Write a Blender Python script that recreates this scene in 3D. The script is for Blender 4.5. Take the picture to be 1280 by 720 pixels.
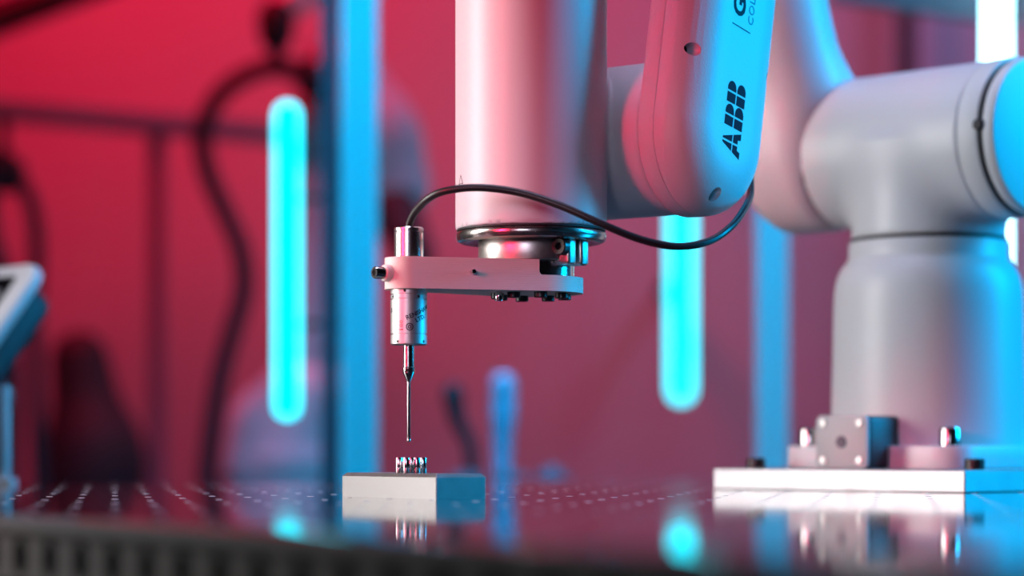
import bpy, bmesh, math, random
import numpy as np
from mathutils import Vector, Matrix

# ------------------------------------------------------------------ reset
for o in list(bpy.data.objects): bpy.data.objects.remove(o, do_unlink=True)
scene = bpy.context.scene
COL = scene.collection
random.seed(4)
R = math.radians

# ------------------------------------------------------------------ camera
FPX, HOR, CAMZ = 3000.0, 560.0, 0.0337
cam_d = bpy.data.cameras.new('camera'); cam = bpy.data.objects.new('camera', cam_d); COL.objects.link(cam)
cam.location = (0, 0, CAMZ); cam.rotation_euler = (R(90), 0, 0)
cam_d.sensor_width = 36; cam_d.lens = FPX * 36 / 1280; cam_d.shift_y = 200 / 1280
cam_d.clip_start = 0.02; cam_d.clip_end = 60
cam_d.dof.use_dof = True; cam_d.dof.focus_distance = 1.660; cam_d.dof.aperture_fstop = 2.8
scene.camera = cam

# ------------------------------------------------------------------ world, lights, exposure
world = bpy.data.worlds.new('world'); scene.world = world; world.use_nodes = True
world.node_tree.nodes['Background'].inputs[0].default_value = (0.10, 0.09, 0.14, 1)
world.node_tree.nodes['Background'].inputs[1].default_value = 0.10
scene.view_settings.view_transform = 'Standard'; scene.view_settings.look = 'None'
scene.view_settings.exposure = 0.0; scene.view_settings.gamma = 1.0
scene.view_settings.use_curve_mapping = False

def area(name, loc, target, sx, sy, color, power, spread=180):
    d = bpy.data.lights.new(name, 'AREA'); d.shape = 'RECTANGLE'; d.size = sx; d.size_y = sy
    d.color = color; d.energy = power; d.spread = R(spread)
    o = bpy.data.objects.new(name, d); COL.objects.link(o); o.location = loc
    o.rotation_euler = (Vector(target) - Vector(loc)).to_track_quat('-Z', 'Y').to_euler()
    return o
area('white_softbox', (-1.15, 1.62, 0.40), (0.05, 1.64, 0.20), 0.40, 0.76, (1.0, 0.97, 0.95), 5.8, 105)
area('red_strip_lamp', (-0.84, 0.86, 0.50), (0.01, 1.66, 0.28), 0.15, 0.65, (1.0, 0.02, 0.10), 0.64, 34)
area('lavender_front_fill', (-0.30, 0.55, 0.32), (-0.02, 1.63, 0.13), 0.42, 0.34, (0.80, 0.76, 1.0), 0.085, 18)  # added unseen fill, narrow beam to brighten bracket and probe
area('cyan_strip_lamp', (1.8, 1.95, 0.85), (0.1, 1.75, 0.25), 0.45, 1.2, (0.0, 0.48, 1.0), 17, 90)
area('ceiling_softbox', (0.05, 1.90, 2.3), (0.08, 1.75, 0.2), 0.9, 0.5, (0.68, 0.64, 1.0), 4.0, 60)
area('cyan_post_fill', (0.08, 2.55, 1.75), (0.08, 3.25, 0.1), 0.9, 0.25, (0.0, 0.50, 1.0), 15, 70)  # added unseen light from above, boosts the tube's cyan on the back posts
area('red_wall_lamp', (-0.95, 3.9, 2.1), (-0.25, 5.2, 0.5), 1.1, 0.4, (1.0, 0.0, 0.035), 44, 150)
area('violet_wall_fill', (1.6, 4.2, 2.1), (0.8, 5.2, 0.5), 1.0, 0.4, (0.52, 0.38, 0.95), 9, 110)  # added unseen wash, tints the right of the back wall

# ------------------------------------------------------------------ materials
def mat(name, color, rough=0.5, metal=0.0, bump=None, coat=0.0, emit=None, estr=0.0, spec=0.5, aniso=0.0,
        mottling=0.0, mscale=40.0, sss=0.0):
    m = bpy.data.materials.new(name); m.use_nodes = True
    nt = m.node_tree; b = nt.nodes['Principled BSDF']
    b.inputs['Base Color'].default_value = (*color, 1); b.inputs['Roughness'].default_value = rough
    b.inputs['Metallic'].default_value = metal; b.inputs['Coat Weight'].default_value = coat
    b.inputs['Coat Roughness'].default_value = 0.12
    b.inputs['Specular IOR Level'].default_value = spec
    if aniso: b.inputs['Anisotropic'].default_value = aniso
    if sss:
        b.inputs['Subsurface Weight'].default_value = sss
        b.inputs['Subsurface Radius'].default_value = (0.006, 0.004, 0.003); b.inputs['Subsurface Scale'].default_value = 1.0
    if emit:
        b.inputs['Emission Color'].default_value = (*emit, 1); b.inputs['Emission Strength'].default_value = estr
    tc = nt.nodes.new('ShaderNodeTexCoord')
    if mottling > 0:
        n = nt.nodes.new('ShaderNodeTexNoise'); n.inputs['Scale'].default_value = mscale; n.inputs['Detail'].default_value = 4
        nt.links.new(tc.outputs['Object'], n.inputs['Vector'])
        mr = nt.nodes.new('ShaderNodeMapRange'); mr.inputs['To Min'].default_value = 1 - mottling; mr.inputs['To Max'].default_value = 1 + mottling * 0.4
        nt.links.new(n.outputs['Fac'], mr.inputs['Value'])
        mx = nt.nodes.new('ShaderNodeMix'); mx.data_type = 'RGBA'; mx.blend_type = 'MULTIPLY'; mx.inputs['Factor'].default_value = 1
        mx.inputs['A'].default_value = (*color, 1)
        nt.links.new(mr.outputs['Result'], mx.inputs['B']); nt.links.new(mx.outputs['Result'], b.inputs['Base Color'])
        mr2 = nt.nodes.new('ShaderNodeMapRange'); mr2.inputs['To Min'].default_value = max(0.02, rough - 0.08); mr2.inputs['To Max'].default_value = rough + 0.08
        nt.links.new(n.outputs['Fac'], mr2.inputs['Value']); nt.links.new(mr2.outputs['Result'], b.inputs['Roughness'])
    if bump:
        kind, scale, strength, dist = bump
        if kind == 'noise':
            t = nt.nodes.new('ShaderNodeTexNoise'); t.inputs['Scale'].default_value = scale; t.inputs['Detail'].default_value = 2
        else:
            t = nt.nodes.new('ShaderNodeTexWave'); t.wave_type = 'BANDS'; t.bands_direction = kind
            t.inputs['Scale'].default_value = scale; t.inputs['Distortion'].default_value = 1.2
            t.inputs['Detail'].default_value = 2; t.inputs['Detail Scale'].default_value = 3
        nt.links.new(tc.outputs['Object'], t.inputs['Vector'])
        bp = nt.nodes.new('ShaderNodeBump'); bp.inputs['Strength'].default_value = strength; bp.inputs['Distance'].default_value = dist
        nt.links.new(t.outputs['Fac'], bp.inputs['Height']); nt.links.new(bp.outputs['Normal'], b.inputs['Normal'])
    return m

M = {}
M['paint'] = mat('robot_paint', (0.63, 0.63, 0.66), 0.42, bump=('noise', 900, 0.10, 0.0006))
M['paint_cover'] = mat('robot_cover_plastic', (0.68, 0.675, 0.69), 0.45, bump=('noise', 700, 0.22, 0.0008))
M['cap_paint'] = mat('cap_plastic', (0.62, 0.63, 0.65), 0.5)
M['seam'] = mat('seam_rubber', (0.012, 0.012, 0.015), 0.6)
M['black'] = mat('black_oxide_steel', (0.012, 0.012, 0.014), 0.35, spec=0.5, mottling=0.2, mscale=200)
M['rubber'] = mat('cable_rubber', (0.014, 0.013, 0.015), 0.38)
M['ink'] = mat('print_ink', (0.012, 0.010, 0.03), 0.6, spec=0.1)
M['logo'] = mat('logo_ink', (0.07, 0.002, 0.02), 0.6, spec=0.08)
M['ink_grey'] = mat('grey_print_ink', (0.05, 0.10, 0.16), 0.5)
M['steel'] = mat('polished_steel', (0.62, 0.60, 0.59), 0.16, 1.0, mottling=0.06, mscale=300)
M['satin'] = mat('satin_steel', (0.60, 0.58, 0.57), 0.45, 1.0, bump=('noise', 1500, 0.06, 0.0003))
M['barrel_steel'] = mat('turned_steel', (0.62, 0.60, 0.59), 0.27, 1.0, bump=('noise', 1500, 0.04, 0.0003))
M['flange_steel'] = mat('flange_steel', (0.50, 0.46, 0.43), 0.24, 1.0, mottling=0.15, mscale=160)
M['collar'] = mat('collar_steel', (0.62, 0.58, 0.54), 0.36, 1.0, mottling=0.12, mscale=300, bump=('noise', 1800, 0.12, 0.0003))
M['alu'] = mat('milled_aluminium', (0.32, 0.315, 0.312), 0.50, 1.0, mottling=0.10, mscale=120, bump=('noise', 800, 0.10, 0.0004))
M['alu_plate'] = mat('saw_cut_aluminium', (0.43, 0.43, 0.45), 0.48, 1.0, mottling=0.14, mscale=60, bump=('noise', 500, 0.15, 0.0005))
M['profile'] = mat('anodised_profile', (0.62, 0.65, 0.68), 0.6, 0.0, spec=0.2, mottling=0.05)
M['print'] = mat('printed_plastic', (0.80, 0.74, 0.68), 0.5, bump=('Z', 260, 0.25, 0.0004), sss=0.12)
M['grey_cast'] = mat('grey_cast', (0.42, 0.43, 0.45), 0.5, bump=('noise', 600, 0.1, 0.0005))
M['white_plastic'] = mat('white_plastic', (0.80, 0.80, 0.82), 0.4)
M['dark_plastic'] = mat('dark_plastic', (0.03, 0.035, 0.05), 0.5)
M['screen'] = mat('dark_screen', (0.006, 0.006, 0.008), 0.12, coat=0.5)
M['bg_robot'] = mat('background_robot_paint', (0.62, 0.64, 0.70), 0.5, mottling=0.08, mscale=8)
M['bg_dark'] = mat('background_dark', (0.02, 0.016, 0.022), 0.7)
M['bg_hose'] = mat('background_hose', (0.03, 0.02, 0.03), 0.6)
M['bg_red_dark'] = mat('background_dark_frame', (0.14, 0.12, 0.16), 0.6)
M['knob'] = mat('blue_grip', (0.30, 0.45, 0.62), 0.4)
M['led'] = mat('led_tube_glow', (0.0, 0.15, 0.2), 0.6, spec=0.1, emit=(0.0, 0.80, 1.0), estr=3.6)
M['led_hot'] = mat('led_tube_bright_glow', (0.5, 0.8, 0.9), 0.4, emit=(0.42, 0.9, 1.0), estr=9.0)
M['wall'] = mat('wall_plaster', (0.42, 0.40, 0.42), 0.75, mottling=0.06, mscale=3)
M['dark_wall'] = mat('studio_wall', (0.06, 0.05, 0.06), 0.8, mottling=0.1, mscale=3)
M['floor'] = mat('floor_coating', (0.10, 0.09, 0.10), 0.5, mottling=0.1, mscale=5)
M['edge_metal'] = mat('table_edge_metal', (0.14, 0.137, 0.135), 0.7, 0.0, spec=0.12, mottling=0.15, mscale=30)
M['core'] = mat('table_core', (0.008, 0.008, 0.008), 0.8)
M['insert'] = mat('insert_steel', (0.50, 0.49, 0.50), 0.6, 0.0)

def table_material():
    m = bpy.data.materials.new('black_table_top'); m.use_nodes = True
    nt = m.node_tree; b = nt.nodes['Principled BSDF']
    tc = nt.nodes.new('ShaderNodeTexCoord')
    v = nt.nodes.new('ShaderNodeTexVoronoi'); v.inputs['Scale'].default_value = 330
    nt.links.new(tc.outputs['Object'], v.inputs['Vector'])
    lt = nt.nodes.new('ShaderNodeMath'); lt.operation = 'LESS_THAN'; lt.inputs[1].default_value = 0.13
    nt.links.new(v.outputs['Distance'], lt.inputs[0])
    sp = nt.nodes.new('ShaderNodeSeparateColor'); nt.links.new(v.outputs['Color'], sp.inputs[0])
    gt = nt.nodes.new('ShaderNodeMath'); gt.operation = 'GREATER_THAN'; gt.inputs[1].default_value = 0.90
    nt.links.new(sp.outputs[0], gt.inputs[0])
    mu = nt.nodes.new('ShaderNodeMath'); mu.operation = 'MULTIPLY'
    nt.links.new(lt.outputs[0], mu.inputs[0]); nt.links.new(gt.outputs[0], mu.inputs[1])
    mx = nt.nodes.new('ShaderNodeMix'); mx.data_type = 'RGBA'
    mx.inputs['A'].default_value = (0.010, 0.010, 0.013, 1); mx.inputs['B'].default_value = (0.6, 0.58, 0.6, 1)
    nt.links.new(mu.outputs[0], mx.inputs['Factor']); nt.links.new(mx.outputs['Result'], b.inputs['Base Color'])
    mr = nt.nodes.new('ShaderNodeMapRange'); mr.inputs['To Min'].default_value = 0.055; mr.inputs['To Max'].default_value = 0.8
    nt.links.new(mu.outputs[0], mr.inputs['Value']); nt.links.new(mr.outputs['Result'], b.inputs['Roughness'])
    b.inputs['Specular IOR Level'].default_value = 0.5
    return m
M['table'] = table_material()

# ------------------------------------------------------------------ helpers
WORLD = {}
def at(px, py, D):
    """world point seen at pixel (px, py) of the 1280x720 photograph at distance D"""
    return Vector(((px - 640) * D / FPX, D, CAMZ + (HOR - py) * D / FPX))
def tag(o, label=None, cat=None, group=None, kind=None):
    if label: o['label'] = label
    if cat: o['category'] = cat
    if group: o['group'] = group
    if kind: o['kind'] = kind
    return o
def thing(name, loc, label, cat, group=None):
    o = bpy.data.objects.new(name, None); COL.objects.link(o); o.location = loc; o.empty_display_size = 0.02
    WORLD[o.name] = Matrix.Translation(Vector(loc))
    return tag(o, label, cat, group)
def link(name, me, parent=None, MW=None):
    o = bpy.data.objects.new(name, me); COL.objects.link(o)
    MW = MW if MW is not None else Matrix.Identity(4)
    WORLD[o.name] = MW.copy()
    if parent is not None:
        o.parent = parent; o.matrix_basis = WORLD[parent.name].inverted() @ MW
    else: o.matrix_basis = MW
    return o
def make_mesh(name, verts, faces, mats, smooth=35, fmats=None):
    me = bpy.data.meshes.new(name)
    me.from_pydata([tuple(v) for v in verts], [], [tuple(int(i) for i in f) for f in faces])
    for m in (mats if isinstance(mats, (list, tuple)) else [mats]): me.materials.append(m)
    if fmats: me.polygons.foreach_set('material_index', fmats)
    me.update()
    if smooth:
        me.polygons.foreach_set('use_smooth', [True] * len(me.polygons))
        me.set_sharp_from_angle(angle=R(smooth))
    return me
def recenter(verts):
    v = np.array([tuple(a) for a in verts], float); c = (v.min(0) + v.max(0)) / 2
    return v - c, Matrix.Translation(Vector(c))
def obj(name, vf, m, parent=None, MW=None, smooth=35):
    """vf in world coordinates when MW is None"""
    v, f = vf
    if MW is None: v, MW = recenter(v)
    return link(name, make_mesh(name, v, f, m, smooth), parent, MW)
def join(*parts):
    V, F = [], []
    for v, f in parts:
        n = len(V); V += [tuple(a) for a in v]; F += [[i + n for i in q] for q in f]
    return V, F
def xf(vf, MW): return [tuple(MW @ Vector(a)) for a in vf[0]], vf[1]
def basis(origin, x, y, z):
    m = Matrix.Identity(4)
    for i in range(3): m[i][0] = x[i]; m[i][1] = y[i]; m[i][2] = z[i]; m[i][3] = origin[i]
    return m
def zframe(origin, zdir, up=(0, 0, 1)):
    z = Vector(zdir).normalized(); u = Vector(up)
    if abs(z.dot(u)) > 0.98: u = Vector((1, 0, 0))
    x = u.cross(z).normalized(); y = z.cross(x)
    return basis(Vector(origin), x, y, z)
def lathe(prof, seg=48):
    """profile [(r, z)] bottom to top about local z; r = 0 closes"""
    V, F, rings = [], [], []
    for r, z in prof:
        if r < 1e-7: rings.append([len(V)]); V.append((0, 0, z))
        else:
            rings.append(list(range(len(V), len(V) + seg)))
            V += [(r * math.cos(2 * math.pi * i / seg), r * math.sin(2 * math.pi * i / seg), z) for i in range(seg)]
    for a, b in zip(rings, rings[1:]):
        for i in range(seg):
            j = (i + 1) % seg
            if len(a) == 1 and len(b) == 1: continue
            if len(a) == 1: F.append((a[0], b[j], b[i]))
            elif len(b) == 1: F.append((a[i], a[j], b[0]))
            else: F.append((a[i], a[j], b[j], b[i]))
    return V, F
def rcyl(r, z0, z1, c=0.0006, seg=40):
    """solid cylinder with chamfered rims"""
    return lathe([(0, z0), (r - c, z0), (r - c * 0.3, z0 + c * 0.3), (r, z0 + c), (r, z1 - c), (r - c * 0.3, z1 - c * 0.3), (r - c, z1), (0, z1)], seg)
def rbox(sx, sy, sz, bev=0.001, seg=2, z0=None):
    bm = bmesh.new(); bmesh.ops.create_cube(bm, size=1.0)
    for v in bm.verts: v.co = Vector((v.co.x * sx, v.co.y * sy, v.co.z * sz + (sz / 2 + z0 if z0 is not None else 0)))
    if bev > 0: bmesh.ops.bevel(bm, geom=list(bm.edges), offset=bev, segments=seg, profile=0.5, affect='EDGES')
    bm.verts.ensure_lookup_table()
    out = [tuple(v.co) for v in bm.verts], [[v.index for v in f.verts] for f in bm.faces]
    bm.free(); return out
def prism(poly, z0, z1, bev=0.0, seg=2):
    bm = bmesh.new(); vs = [bm.verts.new((x, y, z0)) for x, y in poly]; f = bm.faces.new(vs)
    r = bmesh.ops.extrude_face_region(bm, geom=[f]); 
    for g in r['geom']:
        if isinstance(g, bmesh.types.BMVert): g.co.z = z1
    bmesh.ops.recalc_face_normals(bm, faces=list(bm.faces))
    if bev > 0:
        ed = [e for e in bm.edges if abs(e.verts[0].co.z - e.verts[1].co.z) < 1e-9]
        bmesh.ops.bevel(bm, geom=ed, offset=bev, segments=seg, profile=0.5, affect='EDGES')
    bm.verts.index_update()
    out = [tuple(v.co) for v in bm.verts], [[v.index for v in f.verts] for f in bm.faces]
    bm.free(); return out
def arc(cx, cy, r, a0, a1, n):
    return [(cx + r * math.cos(R(a0 + (a1 - a0) * i / n)), cy + r * math.sin(R(a0 + (a1 - a0) * i / n))) for i in range(n + 1)]
def rrect(w, h, r, n=5):
    return (arc(w / 2 - r, h / 2 - r, r, 0, 90, n) + arc(-w / 2 + r, h / 2 - r, r, 90, 180, n)
            + arc(-w / 2 + r, -h / 2 + r, r, 180, 270, n) + arc(w / 2 - r, -h / 2 + r, r, 270, 360, n))
def spline(pts, n=12):
    P = [Vector(p) for p in pts]; P = [2 * P[0] - P[1]] + P + [2 * P[-1] - P[-2]]; out = []
    for i in range(1, len(P) - 2):
        for k in range(n):
            t = k / n
            out.append(0.5 * (2 * P[i] + (P[i + 1] - P[i - 1]) * t + (2 * P[i - 1] - 5 * P[i] + 4 * P[i + 1] - P[i + 2]) * t * t
                              + (3 * P[i] - P[i - 1] - 3 * P[i + 1] + P[i + 2]) * t ** 3))
    out.append(P[-2]); return out
def tube(pts, rad, seg=14):
    V, F = [], []; pts = [Vector(p) for p in pts]; n = len(pts)
    rads = rad if isinstance(rad, (list, tuple)) else [rad] * n
    d0 = (pts[1] - pts[0]).normalized(); up = Vector((0, 0, 1)) if abs(d0.z) < 0.9 else Vector((1, 0, 0))
    x = d0.cross(up).normalized()
    for i, p in enumerate(pts):
        d = (pts[min(i + 1, n - 1)] - pts[max(i - 1, 0)]).normalized()
        x = (x - d * x.dot(d)).normalized(); y = d.cross(x)
        for k in range(seg):
            a = 2 * math.pi * k / seg; V.append(tuple(p + rads[i] * (math.cos(a) * x + math.sin(a) * y)))
    for i in range(n - 1):
        for k in range(seg):
            j = (k + 1) % seg; F.append((i * seg + k, i * seg + j, (i + 1) * seg + j, (i + 1) * seg + k))
    F.append(list(range(seg))[::-1]); F.append([(n - 1) * seg + k for k in range(seg)])
    return V, F

# --- smooth solids from signed distance functions (surface nets)
def sd_cyl(P, a, b, r, rnd):
    a = np.array(a, float); b = np.array(b, float); ax = b - a; L = np.linalg.norm(ax); ax /= L
    q = P - a; h = q @ ax; d = np.linalg.norm(q - h[:, None] * ax, axis=1) - (r - rnd); hz = np.abs(h - L / 2) - (L / 2 - rnd)
    return np.minimum(np.maximum(d, hz), 0) + np.sqrt(np.maximum(d, 0) ** 2 + np.maximum(hz, 0) ** 2) - rnd
def sd_cone(P, a, b, ra, rb):
    """capsule of changing radius"""
    a = np.array(a, float); b = np.array(b, float); ax = b - a; L2 = ax @ ax
    t = np.clip((P - a) @ ax / L2, 0, 1)
    return np.linalg.norm(P - a - t[:, None] * ax, axis=1) - (ra + (rb - ra) * t)
def sd_slab_capsule(P, a, b, n, r, t0, t1, rnd):
    """capsule outline a-b of radius r, extruded along n from t0 to t1, rounded"""
    a = np.array(a, float); b = np.array(b, float); n = np.array(n, float)
    q = P - a; h = q @ n; qp = q - h[:, None] * n; l = b - a; l = l - (l @ n) * n; t = np.clip(qp @ l / (l @ l), 0, 1)
    d = np.linalg.norm(qp - t[:, None] * l, axis=1) - (r - rnd); hz = np.abs(h - (t0 + t1) / 2) - ((t1 - t0) / 2 - rnd)
    return np.minimum(np.maximum(d, hz), 0) + np.sqrt(np.maximum(d, 0) ** 2 + np.maximum(hz, 0) ** 2) - rnd
def smin(a, b, k):
    h = np.maximum(k - np.abs(a - b), 0) / k
    return np.minimum(a, b) - h * h * k * 0.25
def sdf_obj(name, f, lo, hi, h, m, parent, proj=3):
    lo = np.array(lo, float); hi = np.array(hi, float); n = np.ceil((hi - lo) / h).astype(int) + 1
    ax = [lo[i] + h * np.arange(n[i]) for i in range(3)]
    G = np.stack(np.meshgrid(*ax, indexing='ij'), -1).reshape(-1, 3); F = f(G).reshape(n)
    S = F < 0
    c = [(i, j, k) for i in (0, 1) for j in (0, 1) for k in (0, 1)]
    sl = lambda A, o: A[o[0]:n[0] - 1 + o[0], o[1]:n[1] - 1 + o[1], o[2]:n[2] - 1 + o[2]]
    cnt = sum(sl(S, o).astype(int) for o in c); act = (cnt > 0) & (cnt < 8)
    idx = -np.ones(act.shape, int); ids = np.argwhere(act); idx[act] = np.arange(len(ids))
    acc = np.zeros((len(ids), 3)); w = np.zeros(len(ids))
    for a in c:
        for d in range(3):
            if a[d] == 1: continue
            b = list(a); b[d] = 1
            fa = F[ids[:, 0] + a[0], ids[:, 1] + a[1], ids[:, 2] + a[2]]; fb = F[ids[:, 0] + b[0], ids[:, 1] + b[1], ids[:, 2] + b[2]]
            x = (fa < 0) != (fb < 0); t = np.where(x, fa / np.where(x, fa - fb, 1), 0)
            p = np.array(a, float)[None, :].repeat(len(ids), 0); p[:, d] += t
            acc += np.where(x[:, None], p, 0); w += x
    V = lo + h * (ids + acc / w[:, None])
    def grad(P):
        e = h * 0.25; g = np.zeros_like(P)
        for d in range(3):
            s = np.zeros(3); s[d] = e; g[:, d] = (f(P + s) - f(P - s)) / (2 * e)
        return g
    for _ in range(proj):
        g = grad(V); val = f(V); V = V - np.clip(val / np.maximum((g * g).sum(1), 0.2), -h, h)[:, None] * g
    faces = []
    for d in range(3):
        u, v = (d + 1) % 3, (d + 2) % 3
        A = S.take(range(n[d] - 1), axis=d); B = S.take(range(1, n[d]), axis=d)
        e = np.argwhere(A != B); ins = A[tuple(e.T)]
        ok = (e[:, u] > 0) & (e[:, v] > 0) & (e[:, u] < n[u] - 1) & (e[:, v] < n[v] - 1); e, ins = e[ok], ins[ok]
        q = []
        for du, dv in ((-1, -1), (0, -1), (0, 0), (-1, 0)):
            s = e.copy(); s[:, u] += du; s[:, v] += dv; q.append(idx[tuple(s.T)])
        q = np.stack(q, 1); q = np.where(ins[:, None], q, q[:, ::-1]); faces.append(q)
    faces = np.concatenate(faces); nrm = grad(V); nrm /= np.maximum(np.linalg.norm(nrm, axis=1), 1e-9)[:, None]
    V2, MW = recenter(V)
    me = make_mesh(name, V2, faces, m, smooth=None)
    me.polygons.foreach_set('use_smooth', [True] * len(me.polygons))
    me.normals_split_custom_set_from_vertices([tuple(a) for a in nrm])
    return link(name, me, parent, MW)

def text_vf(s, size, depth=0.0002, bold=0.0, space=1.0):
    cu = bpy.data.curves.new('txt', 'FONT'); cu.body = s; cu.size = size; cu.offset = bold; cu.resolution_u = 3; cu.space_character = space
    o = bpy.data.objects.new('txt', cu); COL.objects.link(o)
    dg = bpy.context.evaluated_depsgraph_get(); me = o.evaluated_get(dg).to_mesh()
    bm = bmesh.new(); bm.from_mesh(me)
    r = bmesh.ops.extrude_face_region(bm, geom=list(bm.faces))
    for g in r['geom']:
        if isinstance(g, bmesh.types.BMVert): g.co.z += depth
    bm.verts.index_update()
    out = [tuple(v.co) for v in bm.verts], [[v.index for v in f.verts] for f in bm.faces]
    bm.free(); o.to_mesh_clear() if False else None
    bpy.data.objects.remove(o, do_unlink=True); bpy.data.curves.remove(cu)
    return out
def wrap(vf, axis_xy, rad, ang, z):
    """wrap flat (x, y, depth) art round a vertical cylinder; x runs to the viewer's right"""
    V = []
    for x, y, d in vf[0]:
        a = ang + x / rad; V.append((axis_xy[0] + (rad + d) * math.sin(a), axis_xy[1] - (rad + d) * math.cos(a), z + y))
    return V, vf[1]
def cap_screw(parent, MW, r, h, m, name='cap_screw', sock=0.55, seg=28):
    """socket-head cap screw, head growing along local +z from z = 0"""
    s = sock * r
    V, F = lathe([(0, 0), (r, 0), (r, h * 0.88), (r * 0.9, h), (s * 1.25, h)], seg)
    n0 = len(V) - seg
    hexr = [(s * math.cos(R(60 * i)), s * math.sin(R(60 * i))) for i in range(6)]
    ring = []
    for i in range(seg):
        a = 2 * math.pi * i / seg; k = a % R(60); ring.append(s * math.cos(R(30)) / math.cos(k - R(30)))
    b0 = len(V)
    for dz in (h, h * 0.4):
        V += [(ring[i] * math.cos(2 * math.pi * i / seg), ring[i] * math.sin(2 * math.pi * i / seg), dz) for i in range(seg)]
    for i in range(seg):
        j = (i + 1) % seg
        F.append((n0 + i, n0 + j, b0 + j, b0 + i)); F.append((b0 + i, b0 + j, b0 + seg + j, b0 + seg + i))
    F.append([b0 + seg + i for i in range(seg)])
    return link(name, make_mesh(name, V, F, m, 30), parent, MW)

# ================================================================== THE ROOM
def quad_room(name, a, b, c, d, m):
    P = [Vector(p) for p in (a, b, c, d)]; n = (P[1] - P[0]).cross(P[2] - P[0]).normalized() * 0.06
    V = P + [p - n for p in P]
    F = [(0, 1, 2, 3), (7, 6, 5, 4), (0, 4, 5, 1), (1, 5, 6, 2), (2, 6, 7, 3), (3, 7, 4, 0)]
    o = obj(name, (V, F), m, smooth=None); return tag(o, kind='structure')
X0, X1, Y0, Y1, Z0, Z1 = -3.2, 3.2, -2.0, 5.2, -0.9, 2.6
quad_room('floor', (X0, Y0, Z0), (X1, Y0, Z0), (X1, Y1, Z0), (X0, Y1, Z0), M['floor'])
quad_room('ceiling', (X0, Y0, Z1), (X0, Y1, Z1), (X1, Y1, Z1), (X1, Y0, Z1), M['dark_wall'])
quad_room('wall_back', (X0, Y1, Z0), (X1, Y1, Z0), (X1, Y1, Z1), (X0, Y1, Z1), M['wall'])
quad_room('wall_left', (X0, Y0, Z0), (X0, Y1, Z0), (X0, Y1, Z1), (X0, Y0, Z1), M['dark_wall'])
quad_room('wall_right', (X1, Y0, Z0), (X1, Y0, Z1), (X1, Y1, Z1), (X1, Y1, Z0), M['dark_wall'])
quad_room('wall_front', (X0, Y0, Z0), (X0, Y0, Z1), (X1, Y0, Z1), (X1, Y0, Z0), M['dark_wall'])

# ================================================================== THE TABLE
E1 = Vector((0.588, -0.809, 0)); E2 = Vector((0.809, 0.588, 0))
C0 = Vector((-0.764, 1.988, 0)) - E2 * 0.058; TL, TW = 2.3, 1.75
TM = basis(C0, E1, E2, Vector((0, 0, 1)))           # table frame: x along near edge, y across
table = thing('breadboard_table', tuple(C0 + E1 * TL / 2 + E2 * TW / 2 + Vector((0, 0, Z0))),
              'black polished breadboard table with rows of threaded holes carrying the robot', 'table')
PITCH, HR = 0.05, 0.0009
nx, ny = int(TL / PITCH), int(TW / PITCH)
V, F, vid = [], [], {}
def vert(x, y, z=0.0):
    k = (round(x, 5), round(y, 5), round(z, 5))
    if k not in vid: vid[k] = len(V); V.append((x, y, z))
    return vid[k]
NS = 8
for i in range(nx):
    for j in range(ny):
        cx, cy = (i + 0.5) * PITCH, (j + 0.5) * PITCH; h = PITCH / 2
        outer = [(h, 0), (h, h), (0, h), (-h, h), (-h, 0), (-h, -h), (0, -h), (h, -h)]
        o_ = [vert(cx + a, cy + b) for a, b in outer]
        i_ = [vert(cx + HR * math.cos(R(45 * k)), cy + HR * math.sin(R(45 * k))) for k in range(8)]
        l_ = [vert(cx + HR * math.cos(R(45 * k)), cy + HR * math.sin(R(45 * k)), -0.008) for k in range(8)]
        for k in range(8):
            q = (k + 1) % 8
            F.append((o_[k], o_[q], i_[q], i_[k])); F.append((i_[k], i_[q], l_[q], l_[k]))
# rounded rim and underside
LX, LY, TH = nx * PITCH, ny * PITCH, 0.007
prev = None
rim = [(0, 0), (0.0015, -0.0006), (0.0021, -0.0021), (0.0021, -TH)]
loop = [(i * PITCH / 2, 0) for i in range(2 * nx)] + [(LX, j * PITCH / 2) for j in range(2 * ny)] + \
       [(LX - i * PITCH / 2, LY) for i in range(2 * nx)] + [(0, LY - j * PITCH / 2) for j in range(2 * ny)]
def off(p, d):
    x, y = p
    return (x - d if x < 1e-6 else x + d if x > LX - 1e-6 else x, y - d if y < 1e-6 else y + d if y > LY - 1e-6 else y)
n_top = len(F); rings = []
for d, z in rim: rings.append([vert(*off(p, d), z) for p in loop])
for a, b in zip(rings, rings[1:]):
    for k in range(len(loop)):
        q = (k + 1) % len(loop); F.append((a[q], a[k], b[k], b[q]))
F.append(rings[-1][::-1])
link('tabletop', make_mesh('tabletop', V, F, [M['table'], M['edge_metal']], 30, [0] * n_top + [1] * (len(F) - n_top)), table, TM)
# threaded inserts: a low steel rim round each hole
ins_vf = lathe([(HR * 0.95, -0.004), (HR * 0.95, 0.0002), (0.0013, 0.00014), (0.0019, 0.00014), (0.0023, 0.00008), (0.0025, 0.0)], 12)
ins_me = make_mesh('threaded_insert', *ins_vf, M['insert'], 50)
spots = []
for i in range(nx):
    for j in range(ny):
        p = TM @ Vector(((i + 0.5) * PITCH, (j + 0.5) * PITCH, 0)); spots.append((p, abs(p.x) / max(p.y, .01) < 0.225 and p.y > 0.6))
vis = sorted([p for p, k in spots if k], key=lambda p: p.y); rest = [p for p, k in spots if not k] + vis[300:]
for p in vis[:300]: link('threaded_insert', ins_me, table, Matrix.Translation(p))
lo_vf = lathe([(HR * 0.95, 0), (0.0013, 0.00014), (0.0023, 0.00008), (0.0025, 0.0)], 8)
o = obj('threaded_inserts', join(*[xf(lo_vf, Matrix.Translation(p)) for p in rest]), M['insert'], table); o['kind'] = 'stuff'
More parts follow.
